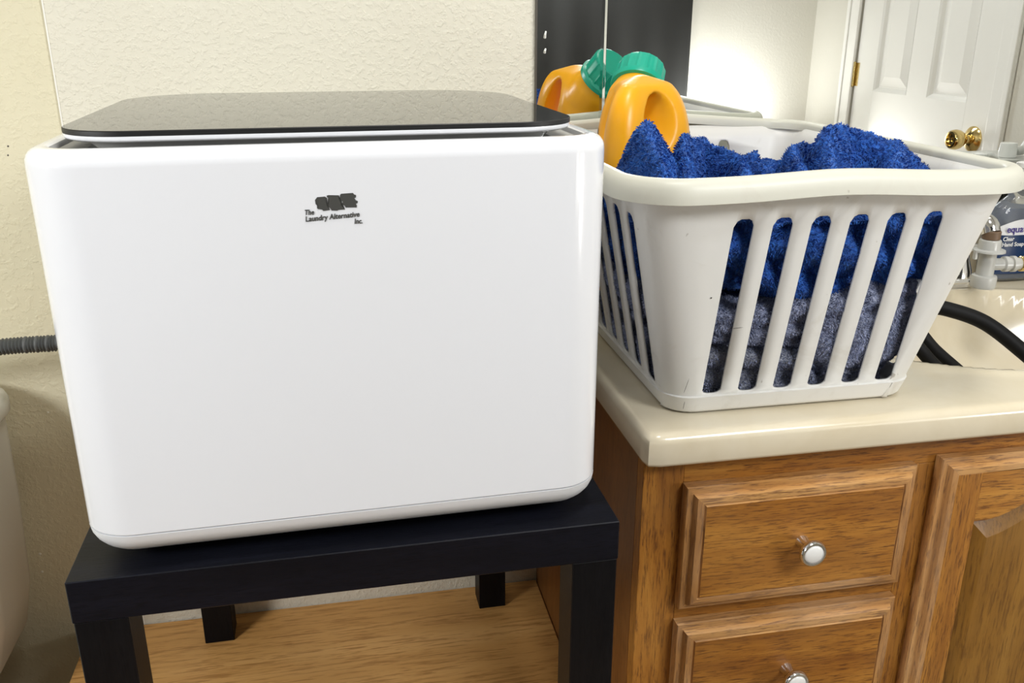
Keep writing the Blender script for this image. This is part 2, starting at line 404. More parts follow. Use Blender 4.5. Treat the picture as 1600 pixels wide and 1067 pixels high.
finish('bowl', bm, M_toilet, to, ang=60)
bm = box(-.11, .11, -.30, -.02, 0, .385, bev=.02); finish('trapway', bm, M_toilet, to)
bm = bmesh.new(); loft(bm, [oval(0, -.45, .183, .272, .386), oval(0, -.45, .19, .28, .392), oval(0, -.45, .19, .28, .405), oval(0, -.45, .17, .26, .412)])
finish('seat_lid', bm, M_toilet, to, ang=60)
bm = bmesh.new(); tube(bm, [(-.16, -.207, .68), (-.16, -.222, .68), (-.10, -.225, .675)], .006, 10); finish('flush_lever', bm, M_chrome, to)['label'] = 'chrome flush lever'

# ------------------------------------------------------------------ vanity
Yf = -.470
va = thing('vanity_cabinet', 'oak bathroom vanity cabinet with drawers and arched door', 'cabinet', (Xs, 0, 0))
VW = XR-.002-Xs
finish('side_panel', box(0, .016, Yf+.018, -.002, 0, .792), M_oak_shaded, va)
finish('side_panel', box(VW-.016, VW, Yf+.018, -.002, 0, .792), M_oak_shaded, va)
finish('bottom_panel', box(.016, VW-.016, Yf+.02, -.004, .08, .095), M_oak_shaded, va)
finish('back_panel', box(.016, VW-.016, -.010, -.002, .095, .785), M_oak_shaded, va)
def vb(name, a, b, c, d, m): return finish(name, box(a, b, Yf, Yf+.018, c, d, bev=.0008), m, va)
DW = .319   # right end of the drawer stack
vb('face_stile', 0, .0425, 0, .792, M_oak_z); vb('face_stile', DW-.020, DW+.012, .0, .758, M_oak_z)
vb('face_rail', .0425, VW-.04, .758, .792, M_oak_x); vb('face_stile', VW-.04, VW, 0, .792, M_oak_z)
vb('face_rail', .0425, DW-.02, .590, .640, M_oak_x); vb('face_rail', .0425, DW-.02, .435, .480, M_oak_x); vb('face_rail', .0425, DW-.02, .265, .300, M_oak_x)
vb('toe_rail', .0425, VW-.04, .0, .10, M_oak_x)
vb('face_stile', DW+.012+.395, DW+.012+.43, .10, .758, M_oak_z)
def knob(parent, x, z, y):
    bm = bmesh.new(); lathe(bm, [(.0075, 0), (.0065, .004), (.0055, .010), (.0075, .014), (.0125, .0175), (.0142, .0205), (.0142, .0235), (.0128, .0255), (.0108, .0255), (.0104, .0240)], (x, y, z), (0, -1, 0), 36)
    k = finish('knob', bm, M_chrome, parent, ang=50); k['label'] = 'chrome knob'
    bm = bmesh.new(); lathe(bm, [(.0104, .0235), (.0100, .0252), (.0080, .0262), (.004, .0268), (.0001, .0270)], (x, y, z), (0, -1, 0), 36)
    c = finish('knob_inset', bm, M_ceramic, parent, ang=60); c['label'] = 'white ceramic disc in the knob'
def rect_ring(x0, x1, z0, z1, ins, y): return [(x0+ins, y, z0+ins), (x1-ins, y, z0+ins), (x1-ins, y, z1-ins), (x0+ins, y, z1-ins)]
PROF = [(0, 0), (0, .0100), (.0010, .0115), (.0062, .0124), (.0070, .0124), (.0080, .0160), (.0098, .0182), (.0112, .0186), (.0160, .0188), (.0168, .0176), (.0178, .0176), (.0188, .0196)]
def upright_faces(o, base):
    me = o.data; me.materials.append(M_oak_worn_z); k = len(me.materials)-1
    for p in me.polygons:
        if p.material_index != base or len(p.vertices) != 4: continue
        v = [me.vertices[i].co for i in p.vertices]
        if max(a.z for a in v)-min(a.z for a in v) > 1.3*(max(a.x for a in v)-min(a.x for a in v)): p.material_index = k
def drawer(x0, x1, z0, z1):
    d = finish('drawer', box(x0+.012, x1-.012, Yf+.001, Yf+.30, z0+.014, z1-.014), M_oak_shaded, va)
    bm = bmesh.new(); loft(bm, [rect_ring(x0, x1, z0, z1, i, Yf-.0005-h) for i, h in PROF])
    f = finish('drawer_front', bm, M_oak_x, d, ang=25); f.data.materials.append(M_oak_worn)
    for p in f.data.polygons:
        if len(p.vertices) == 4 and p.area < .0042 and not (p.normal.y < -.999 and p.area > .02): p.material_index = 1
    upright_faces(f, 1)
    knob(d, (x0+x1)/2+.000, (z0+z1)/2+.0005, Yf-.0200)
drawer(0.0420, 0.2965, 0.6195, 0.7630); drawer(0.0420, 0.2965, 0.4605, 0.6010); drawer(0.0420, 0.2965, .285, .448); drawer(0.0420, 0.2965, .11, .275)

def arch_z(t, z_side, rise):
    """bottom edge of the arched top rail: shoulder, cove, then a bell rise in the middle; t 0..1 over the opening"""
    u = abs(t-.5)*2
    if u > .93: return z_side
    c = .5+.5*math.cos(PI*u/.93)
    return z_side+rise*(c**.9)
def cab_door(x0, x1, z0, z1, knob_side):
    sw = .0455; fy = Yf-.0005; T = .0190
    d = bpy.data.objects.new('door', None); COL.objects.link(d); d.parent = va; d.location = (x0, fy, z0)
    W, H = x1-x0, z1-z0; rise = .060; zs = H-.075
    P = lambda u, v, w: (u, -w, v)
    bm = bmesh.new(); loft(bm, [[(i, -h, i), (W-i, -h, i), (W-i, -h, H-i), (i, -h, H-i)] for i, h in PROF[:8]+[(.0165, T-.0004), (.0165, .002)]], False, False)
    upright_faces(finish('edge_moulding', bm, M_oak_worn, d, ang=25), 0)
    e = .0164
    for xa, xb in ((e, sw), (W-sw, W-e)): finish('stile', box(xa, xb, -T, -.001, e, H-e, bev=.0008), M_oak_z, d)
    n = 44; a = sw; b = W-sw
    pts = [(b, H-e), (a, H-e)]+[(a+(b-a)*i/n, arch_z(i/n, zs, rise)) for i in range(n+1)]
    bm = bmesh.new(); extrude_poly(bm, pts, .001, T-.0003, P); finish('top_rail', bm, M_oak_x, d, ang=30)
    finish('bottom_rail', box(a, b, -T+.0003, -.001, e, .062, bev=.0006), M_oak_x, d)
    # raised arched panel
    def outline(ins):
        pts = [(a-.004+ins, .056+ins), (b+.004-ins, .056+ins)]
        for i in range(n+1):
            t = 1-i/n; x = a+(b-a)*t; x = min(max(x, a-.004+ins), b+.004-ins)
            tt = (x-a)/(b-a); pts.append((x, arch_z(tt, zs, rise)+.004-ins*1.15))
        return pts
    bm = bmesh.new()
    loft(bm, [[P(u, v, w) for u, v in outline(i)] for i, w in ((0, .002), (.0001, .006), (.004, .0062), (.026, .0150), (.0275, .0152))])
    finish('arched_panel', bm, M_oak_panel, d, ang=15)
    knob(d, W-.026 if knob_side else .026, H-.20, -T)
cab_door(0.3250, 0.7350, .115, 0.7670, 1); cab_door(0.7430, 1.1530, .115, 0.7670, 0)

# counter with moulded basin -------------------------------------------------
ZT = .826
ct = thing('vanity_countertop', 'cream cultured marble countertop with moulded oval basin', 'countertop', (Xs-.004, 0, .792))
CX, CY, CA, CB = .985, -.262, .245, .152
def basin(x, y):
    d = math.sqrt(((x-CX)/CA)**2+((y-CY)/CB)**2)
    lip = .0022*math.exp(-((d-1.06)/.05)**2)
    if d >= 1: return lip
    return lip*1-.135*(1-d**3.2)**.75
X0c, X1c, Y0c = Xs-.005, XR-.002, -.4895
bm = bmesh.new(); nx, ny = 230, 90; R = .010
xsx = [X0c+(X1c-X0c)*i/nx for i in range(nx+1)]; ysy = [Y0c+(-.0015-Y0c)*j/ny for j in range(ny+1)]
def edge_drop(x, y):
    """rounded front and left edge"""
    z = 0
    return z
grid = [[bm.verts.new((min(max(x, X0c+R), X1c), max(y, Y0c+R), ZT+basin(x, y))) for x in xsx] for y in ysy]
bmesh.ops.remove_doubles(bm, verts=bm.verts, dist=1e-7)
bm.verts.ensure_lookup_table()
bm.free()
bm = bmesh.new()
xs2 = [X0c+R+(X1c-X0c-R)*i/nx for i in range(nx+1)]; ys2 = [Y0c+R+(-.0015-Y0c-R)*j/ny for j in range(ny+1)]
grid = [[bm.verts.new((x, y, ZT+basin(x, y))) for x in xs2] for y in ys2]
for j in range(ny):
    for i in range(nx): bm.faces.new((grid[j][i], grid[j][i+1], grid[j+1][i+1], grid[j+1][i]))
# perimeter roll: left side (top to front) then along the front
per = [(grid[j][0], 'L') for j in range(ny, 0, -1)]+[(grid[0][0], 'C')]+[(grid[0][i], 'F') for i in range(1, nx+1)]
rows = [[v for v, _ in per]]
def ring_pts(kx, zz):
    out = []
    for v, s in per:
        x, y = v.co.x, v.co.y
        if s == 'L': out.append((x-kx, y, zz))
        elif s == 'F': out.append((x, y-kx, zz))
        else: out.append((x-kx*.72, y-kx*.72, zz))
    return out
steps = [(R*math.sin(a), ZT-R*(1-math.cos(a))) for a in [PI/2*k/6 for k in range(1, 7)]]+[(R, .792+.004), (R-.0012, .7928), (R-.004, .792), (-.03, .792)]
for kx, zz in steps:
    rows.append([bm.verts.new(p) for p in ring_pts(kx, zz)])
for a, b in zip(rows, rows[1:]):
    for i in range(len(a)-1): bm.faces.new((a[i], a[i+1], b[i+1], b[i]))
for v in bm.verts: v.co -= Vector(ct.location)
o = finish('basin_top', bm, M_counter, ct, ang=60)
bm = box(0, XR-.003-ct.location.x, -.021, -.0015, .034, .1335, bev=.002); finish('backsplash', bm, M_counter, ct)
bm = bmesh.new(); lathe(bm, [(.024, 0), (.024, .002), (.019, .004), (.012, .002), (.001, .002)], (CX-ct.location.x, CY, ZT-.1345-.792), (0, 0, 1), 24); finish('drain', bm, M_chrome, ct)['label'] = 'chrome drain ring'

# ------------------------------------------------------------------ black side table
TW, TD, TH, TT, LW = .4503, .5485, .4486, .0381, .0425
tb = thing('side_table', 'square-cornered black wooden side table standing on the wooden bench', 'table', (-.0883, -.5737, Zp), .0119)
finish('tabletop', box(0, TW, 0, TD, TH-TT, TH, bev=.0008, seg=1), M_blackwood, tb)
for a in (0, TW-LW):
    for b in (0, TD-LW):
        finish('leg', box(a+.0008, a+LW-.0008, b+.0008, b+LW-.0008, 0, TH-TT, bev=.0008, seg=1), M_blackwood_z, tb)

# ------------------------------------------------------------------ washer
WS = thing('portable_washer', 'glossy white compact washer with black glass lid on the black table', 'washer', (-.0883, -.5737, Zp+TH), .0264)
wx0, wx1, wy0, wy1, wt = .0150, .4385, .0030, .405, .3280
bm = bmesh.new(); rings = []
RC = .040
def wr(ins, z, extra=0): return [(x, y, z) for x, y in rr(wx0+ins, wx1-ins, wy0+ins, wy1-ins, max(RC-ins, .006)+extra, 10)]
prof = [(.055, .0072)]
for k in range(0, 9):
    a = PI/2*k/8; prof.append((.040*(1-math.sin(a))*1.0, .0065+.026*(1-math.cos(a))))
bb = [wr(i, z) for i, z in prof]
bm = bmesh.new(); loft(bm, bb, True, True); finish('washer_base', bm, M_washer2, WS, ang=60)['label'] = 'satin white rounded base shell'
zs0 = .0330
prof = [(.0012, zs0), (.0004, zs0+.0004), (0, zs0+.0012), (0, wt-.012)]
for k in range(1, 7):
    a = PI/2*k/6; prof.append((.011*(1-math.cos(a)), wt-.011+.011*math.sin(a)))
prof += [(.0145, wt), (.0165, wt-.0012)]
bm = bmesh.new(); loft(bm, [wr(i, z) for i, z in prof], True, False)
finish('washer_body', bm, M_washer, WS, ang=60)
# grey stepped recess under the lid
bm = bmesh.new(); loft(bm, [wr(i, z) for i, z in ((.0164, wt-.0012), (.0185, wt-.0045), (.028, wt-.0095), (.030, wt-.013), (.060, wt-.013))], False, True)
finish('top_recess', bm, M_recess, WS, ang=25)['label'] = 'grey stepped recess around the lid'
# lid: front edge y -.545, back -.18, x -.052 .. .321 in world; local = minus root
lx0, lx1, ly0, ly1 = .0355, .4180, .0225, .385
def lr(ins, z):
    out = []
    for qx, qy, a0, r in ((lx1, ly1, 0, .085), (lx0, ly1, 90, .085), (lx0, ly0, 180, .050), (lx1, ly0, 270, .050)):
        r -= ins; cx = qx+(-r-ins if a0 in (0, 270) else r+ins); cy = qy+(-r-ins if a0 in (0, 90) else r+ins)
        for i in range(13):
            a = math.radians(a0+90*i/12); out.append((cx+r*math.cos(a), cy+r*math.sin(a), z))
    return out
z0 = wt-.0006
bm = bmesh.new(); loft(bm, [lr(.030, z0-.0120), lr(.024, z0-.0065), lr(.013, z0+.0028), lr(.012, z0+.0034)])
finish('lid_skirt', bm, M_recess, WS, ang=40)['label'] = 'grey sloping skirt under the lid'
bm = bmesh.new(); loft(bm, [lr(.011, z0+.0024), lr(.004, z0+.0026), lr(.0010, z0+.0036), lr(0, z0+.0048), lr(0, z0+.0070)])
finish('lid_tray', bm, M_washer, WS, ang=50)['label'] = 'white underside of the lid'
bm = bmesh.new(); loft(bm, [lr(.0002, z0+.0071), lr(0, z0+.0074), lr(0, z0+.0104), lr(.0006, z0+.0110)])
lg = finish('lid_glass', bm, M_blackglass, WS, ang=40); lg['label'] = 'glossy black glass lid panel'; lg.data.materials.append(M_blackedge)
for p in lg.data.polygons: p.material_index = 0 if p.normal.z > .9 else 1
for a in (wx0+.05, wx1-.05):
    for b in (wy0+.05, wy1-.05):
        bm = bmesh.new(); lathe(bm, [(.013, 0), (.014, .002), (.014, .0075)], (a, b, 0), (0, 0, 1), 20); finish('foot', bm, M_blackplastic, WS)['label'] = 'black rubber foot'
# printed logo on the front
yp = wy0-.0003
def logo_xy(px, py):    # logo drawn in millimetres, x right / z up from the lettering's lower left
    return (.2030+px/1000, yp, .2732+py/1000)
def poly_mark(name, pts):
    bm = bmesh.new(); a = [bm.verts.new(logo_xy(*q)) for q in pts]; b = [bm.verts.new((v.co.x, yp+.0004, v.co.z)) for v in a]
    bm.faces.new(a); n = len(a)
    for i in range(n): bm.faces.new((a[i], b[i], b[(i+1) % n], a[(i+1) % n]))
    bmesh.ops.triangulate(bm, faces=[f for f in bm.faces if len(f.verts) > 4])
    o = finish(name, bm, M_ink, WS, smooth=False); return o
S = 42/90.6   # mm per photo pixel in the zoomed logo
def z2(p): # zoom pixels (1600x800 over 180x90 px) to mm; lower-left anchor (350,585)
    k = 42/800.
    return ((p[0]-345)*k, (585-p[1])*k+ (p[0]-345)*k*.0)
em1 = [(500, 280), (530, 245), (632, 240), (662, 262), (655, 300), (668, 340), (652, 372), (690, 428), (600, 438), (585, 418), (530, 408), (520, 395), (532, 375), (505, 335), (512, 312)]
em2 = [(660, 228), (680, 222), (822, 230), (815, 262), (822, 300), (845, 330), (830, 360), (850, 380), (868, 378), (895, 428), (805, 432), (790, 442), (712, 436), (700, 410), (668, 365), (684, 330), (680, 260), (662, 250)]
em3 = [(840, 228), (852, 210), (1015, 205), (1030, 228), (1055, 235), (1052, 268), (1030, 275), (1045, 305), (1075, 322), (1070, 345), (1045, 358), (1058, 380), (1055, 408), (905, 402), (895, 378), (862, 352), (872, 322), (850, 305), (835, 265)]
for e in (em1, em2, em3):
    m = poly_mark('shirt_emblem', [z2(q) for q in e]); m['label'] = 'charcoal printed shirt shape'
def put_text(body, anchor, size, rot=0, off=.0, space=1.0, sx=1.0):
    x, y = z2(anchor); base = logo_xy(x, y)
    M = Matrix.Translation(base) @ Matrix.Rotation(PI/2, 4, 'X') @ Matrix.Rotation(rot, 4, 'Z') @ Matrix.Diagonal((sx, 1, 1, 1))
    t = text_obj('lettering', body, size, M_ink, WS, M, shear=.15, off=off, space=space); t['label'] = 'charcoal printed company name'
put_text('The', (345, 480), .0052, .0, .00012, 1.0, .82)
put_text('Laundry Alternative', (350, 575), .0054, .055, .00012, 1.0, .895)
put_text('Inc.', (1010, 632), .0052, .0, .00012, 1.0, .82)

# grey drain hose leaving the washer to the left
bm = bmesh.new()
pth = catmull([(-.62, -.105, .775), (-.50, -.10, .800), (-.38, -.10, .818), (-.275, -.10, .8265), (-.20, -.10, .8275), (-.13, -.105, .832), (-.07, -.125, .84), (-.03, -.155, .848), (-.020, -.1690, .85)], 40)
tube(bm, pth, lambda i, s: .0092+.0013*(1 if (s/.0042) % 1 < .5 else -1)*min(1, 1), 14)
tag(finish('corrugated_hose', bm, M_greyhose, ang=70), 'dark grey corrugated drain hose running left behind the washer', 'hose')

# ------------------------------------------------------------------ laundry basket
BK = thing('laundry_basket', 'scuffed white slotted plastic laundry basket on the countertop', 'basket', (.58, -.27, ZT))
bo = Vector(BK.location)
zb0, zslot0, zslot1, ztop = ZT+.0006, .8490, 1.0335, 1.066
B0 = dict(x0=.450, x1=.7165, y0=-.4475, y1=-.100)      # at z = zb0
B1 = dict(x0=.3895, x1=.7640, y0=-.5020, y1=-.048)     # at z = ztop
R0, R1 = .030, .0335
fx = [.491+.0377*i for i in range(6)]; SWD = .0200
ly = [(-.3985+.0425*i) for i in range(7)]
cols = []   # each column: (bottom xy, top xy, slot id or -1)
def lerp(a, b, t): return a+(b-a)*t
def corner(cx0, cy0, cx1, cy1, a0, n=7):
    for i in range(n+1):
        a = math.radians(a0+90*i/n)
        cols.append(((cx0+R0*math.cos(a), cy0+R0*math.sin(a)), (cx1+R1*math.cos(a), cy1+R1*math.sin(a)), None))
slotcols = {}   # (col index) -> shape offset
def slot(pb0, pb1, pt0, pt1, dirv_b, dirv_t):
    pass
def side_cols(axis, fixed_b, fixed_t, centers, width, lean, order, dz=0):
    """append columns for the slots of a side; order +1/-1 travel direction"""
    cs = sorted(centers, reverse=(order < 0))
    for c in cs:
        for k, (u, sh) in enumerate(((-.5, 1), (-.36, .25), (-.18, 0), (.18, 0), (.36, .25), (.5, 1))):
            q = c+order*u*width
            pb = (q, fixed_b) if axis == 0 else (fixed_b, q)
            q2 = q+lean
            pt = (q2, fixed_t) if axis == 0 else (fixed_t, q2)
            cols.append((pb, pt, ('s', k, sh, dz)))
# counter-clockwise from the right/back corner
corner(B0['x1']-R0, B0['y1']-R0, B1['x1']-R1, B1['y1']-R1, 0)
side_cols(0, B0['y1'], B1['y1'], [.511, .561, .611, .661], .017, 0, -1, .0125)
corner(B0['x0']+R0, B0['y1']-R0, B1['x0']+R1, B1['y1']-R1, 90)
side_cols(1, B0['x0'], B1['x0'], ly, .0235, -.052, -1)
corner(B0['x0']+R0, B0['y0']+R0, B1['x0']+R1, B1['y0']+R1, 180)
side_cols(0, B0['y0'], B1['y0'], fx, SWD, 0, 1)
corner(B0['x1']-R0, B0['y0']+R0, B1['x1']-R1, B1['y0']+R1, 270)
side_cols(1, B0['x1'], B1['x1'], ly, .0235, -.052, 1)
zr = [zb0, ZT+.004, ZT+.0205, ZT+.0206, zslot0-.0005]+[None]*0
levels = [('z', zb0, -.006), ('z', ZT+.002, -.002), ('z', ZT+.005, 0), ('z', ZT+.0205, .0012), ('z', ZT+.0215, -.0014), ('s0', zslot0, -.0014)]
for t in (.12, .3, .5, .7, .88): levels.append(('m', lerp(zslot0, zslot1, t), -.0014))
levels += [('s1', zslot1, -.0014), ('z', 1.048, -.001), ('z', ztop, 0)]
bm = bmesh.new(); rows = []
cxm, cym = .58, -.27
for kind, z, off in levels:
    row = []
    for pb, pt, s in cols:
        zz = z
        if s and kind == 's0': zz = z+.004*s[2]
        if s and kind == 's1': zz = z-.0075*s[2]+s[3]
        t = (zz-zb0)/(ztop-zb0)
        lean_t = t
        x = lerp(pb[0], pt[0], lean_t); y = lerp(pb[1], pt[1], t)
        # slight outward bow of the long walls
        d = Vector((x-cxm, y-cym)); 
        sx = 1 if abs(d.x)/.17 > abs(d.y)/.20 else 0
        n = Vector((math.copysign(1, d.x), 0)) if sx else Vector((0, math.copysign(1, d.y)))
        x += n.x*off; y += n.y*off
        row.append(bm.verts.new((x-bo.x, y-bo.y, zz-bo.z)))
    rows.append(row)
N = len(cols); i0 = [i for i, l in enumerate(levels) if l[0] == 's0'][0]; i1 = [i for i, l in enumerate(levels) if l[0] == 's1'][0]
for r in range(len(rows)-1):
    for i in range(N):
        j = (i+1) % N
        if i0 <= r < i1 and cols[i][2] and cols[j][2] and cols[i][2][1] < 5 and cols[j][2][1] == cols[i][2][1]+1: continue
        bm.faces.new((rows[r][i], rows[r][j], rows[r+1][j], rows[r+1][i]))
bsk = finish('slotted_wall', bm, M_basket, BK, ang=40)
mo = bsk.modifiers.new('thick', 'SOLIDIFY'); mo.thickness = .0028; mo.offset = -1
bm = bmesh.new(); loft(bm, [[(x-bo.x, y-bo.y, z-bo.z) for x, y in rr(B0['x0']+.003, B0['x1']-.003, B0['y0']+.003, B0['y1']-.003, .028, 7)] for z in (ZT+.0012, ZT+.0042)])
finish('basket_floor', bm, M_basket, BK)
# rolled rim swept round the top
def rim_ring(out, dz):
    pts = rr(B1['x0']-out, B1['x1']+out, B1['y0']-out, B1['y1']+out, .046+out, 12)
    res = []
    # add points along the sides so that the rim can rise over the middle of each side
    full = []
    for a, b in zip(pts, pts[1:]+pts[:1]):
        L = math.hypot(b[0]-a[0], b[1]-a[1]); n = max(1, int(L/.03)) if L > .06 else 1
        for k in range(n): full.append((lerp(a[0], b[0], k/n), lerp(a[1], b[1], k/n)))
    return full, dz
prof = [(-.0035, -.004), (-.0035, .0035), (-.001, .0068), (.003, .0085), (.0075, .0078), (.0115, .0050), (.0140, .0), (.0150, -.0065), (.0150, -.0125), (.0136, -.0130), (.0125, -.0070), (.0105, -.001), (.0060, .0035), (.0015, .0040), (.0005, -.004)]
rings = []
nn = None
base, _ = rim_ring(0, 0)
for o_, dz in prof:
    full = []
    pts = rr(B1['x0']-o_, B1['x1']+o_, B1['y0']-o_, B1['y1']+o_, .046+o_, 12)
    for idx, (a, b) in enumerate(zip(pts, pts[1:]+pts[:1])):
        n = 14 if idx % 13 == 12 else 1
        for k in range(n): full.append((lerp(a[0], b[0], k/n), lerp(a[1], b[1], k/n)))
    ring = []
    for x, y in full:
        u = (x-.5725)/.17; v = (y+.27)/.21
        rise = .0045*math.exp(-(u/.42)**2)*(1 if abs(v) > .85 else 0) - .0015
        if y > -.15 and abs(u) < .95: rise += .006*math.cos(u/.95*PI/2)
        ring.append((x-bo.x, y-bo.y, ztop+dz+rise-bo.z))
    rings.append(ring)
bm = bmesh.new()
vs = [[bm.verts.new(p) for p in ring] for ring in rings]; n = len(vs[0])
for a, b in zip(vs, vs[1:]+vs[:1]):
    for i in range(n): bm.faces.new((a[i], a[(i+1) % n], b[(i+1) % n], b[i]))
finish('rolled_rim', bm, M_rim, BK, ang=50)['label'] = 'yellowed ivory rolled rim'
# dark scuff marks on the near corner
def wall_pt(side, s, z, off=.0004):
    t = (z-zb0)/(ztop-zb0)
    if side == 'front': return Vector((s, lerp(B0['y0'], B1['y0'], t)-off, z))
for (s, z, L, wd, ang) in ((.4720, .957, .0016, .0016, 0), (.463, .861, .018, .0006, 80), (.5045, .923, .012, .0005, 3), (.452+.012, .838, .010, .0006, 88)):
    bm = bmesh.new(); ca, sa = math.cos(math.radians(ang)), math.sin(math.radians(ang)); vs = []
    for u, v in ((-.5, -.3), (-.2, -.5), (.3, -.4), (.5, .1), (.2, .5), (-.35, .4)):
        a, b = u*L, v*wd; q = wall_pt('front', s+a*ca-b*sa, z+a*sa+b*ca, -.0009)-bo; vs.append(bm.verts.new(q))
    bm.faces.new(vs); finish('scuff_mark', bm, M_darkedge, BK, smooth=False)['label'] = 'dark scuff'

# ------------------------------------------------------------------ towels
def inside(z, inset):
    t = (z-zb0)/(ztop-zb0)
    return (lerp(B0['x0'], B1['x0'], t)+inset, lerp(B0['x1'], B1['x1'], t)-inset, lerp(B0['y0'], B1['y0'], t)+inset, lerp(B0['y1'], B1['y1'], t)-inset)
def tufts(name, src, count, length, mat, parent, zmin, seed=1, width=.0011, cond=None):
    """short terry loops scattered on a mesh: little curved slips"""
    rnd = random.Random(seed); me = src.data; me.calc_loop_triangles(); tri = me.loop_triangles
    V = me.vertices; cum = []; tot = 0; sel = []
    for t in tri:
        c = (V[t.vertices[0]].co+V[t.vertices[1]].co+V[t.vertices[2]].co)/3
        if c.z < zmin or (cond and not cond(c, t.normal)): continue
        tot += t.area; cum.append(tot); sel.append(t)
    import bisect
    vv = []; ff = []
    for _ in range(count):
        t = sel[min(bisect.bisect(cum, rnd.random()*tot), len(sel)-1)]
        a, b = rnd.random(), rnd.random()
        if a+b > 1: a, b = 1-a, 1-b
        A, B, C = (V[i].co for i in t.vertices); p = A+(B-A)*a+(C-A)*b
        n = t.normal; d = noise.noise_vector(p*38)*1.0+noise.noise_vector(p*140)*.8
        d = (d-n*d.dot(n)); tdir = (n*1.0+d*1.1+Vector((0, 0, -.15))).normalized()
        side = tdir.cross(Vector((rnd.uniform(-1, 1), rnd.uniform(-1, 1), rnd.uniform(-1, 1)))).normalized()
        L = length*rnd.uniform(.6, 1.25); wv = width*rnd.uniform(.7, 1.3)
        m = p+tdir*L*.55; e = p+tdir*L+d*L*.35+Vector((0, 0, -.12*L))
        k = len(vv); vv += [p-side*wv*.5, p+side*wv*.5, m+side*wv*.45, m-side*wv*.45, e]
        ff += [(k, k+1, k+2, k+3), (k+3, k+2, k+4)]
    m2 = bpy.data.meshes.new(name); m2.from_pydata(vv, [], ff); m2.materials.append(mat)
    m2.shade_smooth()
    o = bpy.data.objects.new(name, m2); COL.objects.link(o); o.parent = parent; o['kind'] = 'stuff'
    return o
def seg_dist(px, py, a, b):
    ax, ay = a; bx_, by = b; dx, dy = bx_-ax, by-ay; L = dx*dx+dy*dy
    t = max(0, min(1, ((px-ax)*dx+(py-ay)*dy)/L)); return math.hypot(px-ax-t*dx, py-ay-t*dy), t
# ridges: (x0,y0,h0) -> (x1,y1,h1), width ; heights are world z of the crest
RID = [
 ((.412, -.475, 1.082), (.405, -.400, 1.086), .024), ((.412, -.470, 1.078), (.430, -.395, 1.108), .026), ((.430, -.395, 1.108), (.455, -.33, 1.098), .020), ((.455, -.33, 1.098), (.475, -.255, 1.060), .024),
 ((.452, -.455, 1.064), (.487, -.345, 1.088), .014), ((.487, -.345, 1.089), (.522, -.315, 1.082), .014), ((.520, -.315, 1.082), (.560, -.38, 1.064), .013),
 ((.500, -.47, 1.070), (.545, -.36, 1.069), .013), ((.545, -.36, 1.069), (.590, -.30, 1.064), .012),
 ((.555, -.475, 1.067), (.600, -.36, 1.078), .013), ((.600, -.36, 1.079), (.655, -.30, 1.072), .016),
 ((.590, -.465, 1.066), (.632, -.37, 1.094), .016), ((.632, -.37, 1.097), (.672, -.335, 1.096), .020), ((.672, -.335, 1.096), (.705, -.34, 1.080), .022),
 ((.645, -.47, 1.062), (.690, -.41, 1.078), .022), ((.690, -.41, 1.080), (.716, -.37, 1.070), .022), ((.672, -.335, 1.094), (.712, -.37, 1.082), .024), ((.712, -.37, 1.082), (.738, -.38, 1.062), .022),
]
def smax(vals, k=1100.):
    m = max(vals); return m+math.log(sum(math.exp((v-m)*k) for v in vals))/k
def blue_height(x, y):
    hs = [1.026 - .05*max(0, (y+.17))]
    for a, b, wd in RID:
        d, t = seg_dist(x, y, a[:2], b[:2]); h = lerp(a[2], b[2], t)+.0015*math.sin(t*9+a[0]*90)
        hs.append(h-.058*(1-math.exp(-(d/(wd*1.02))**2))-.25*max(0, d-wd))
    h = smax(hs)
    h += .0030*fbm((x, y, 3.1), 30)
    h -= .0045*math.exp(-(math.sin(x*58+y*31+2.2*noise.noise(Vector((x*9, y*9, 0))))/.16)**2)
    return h
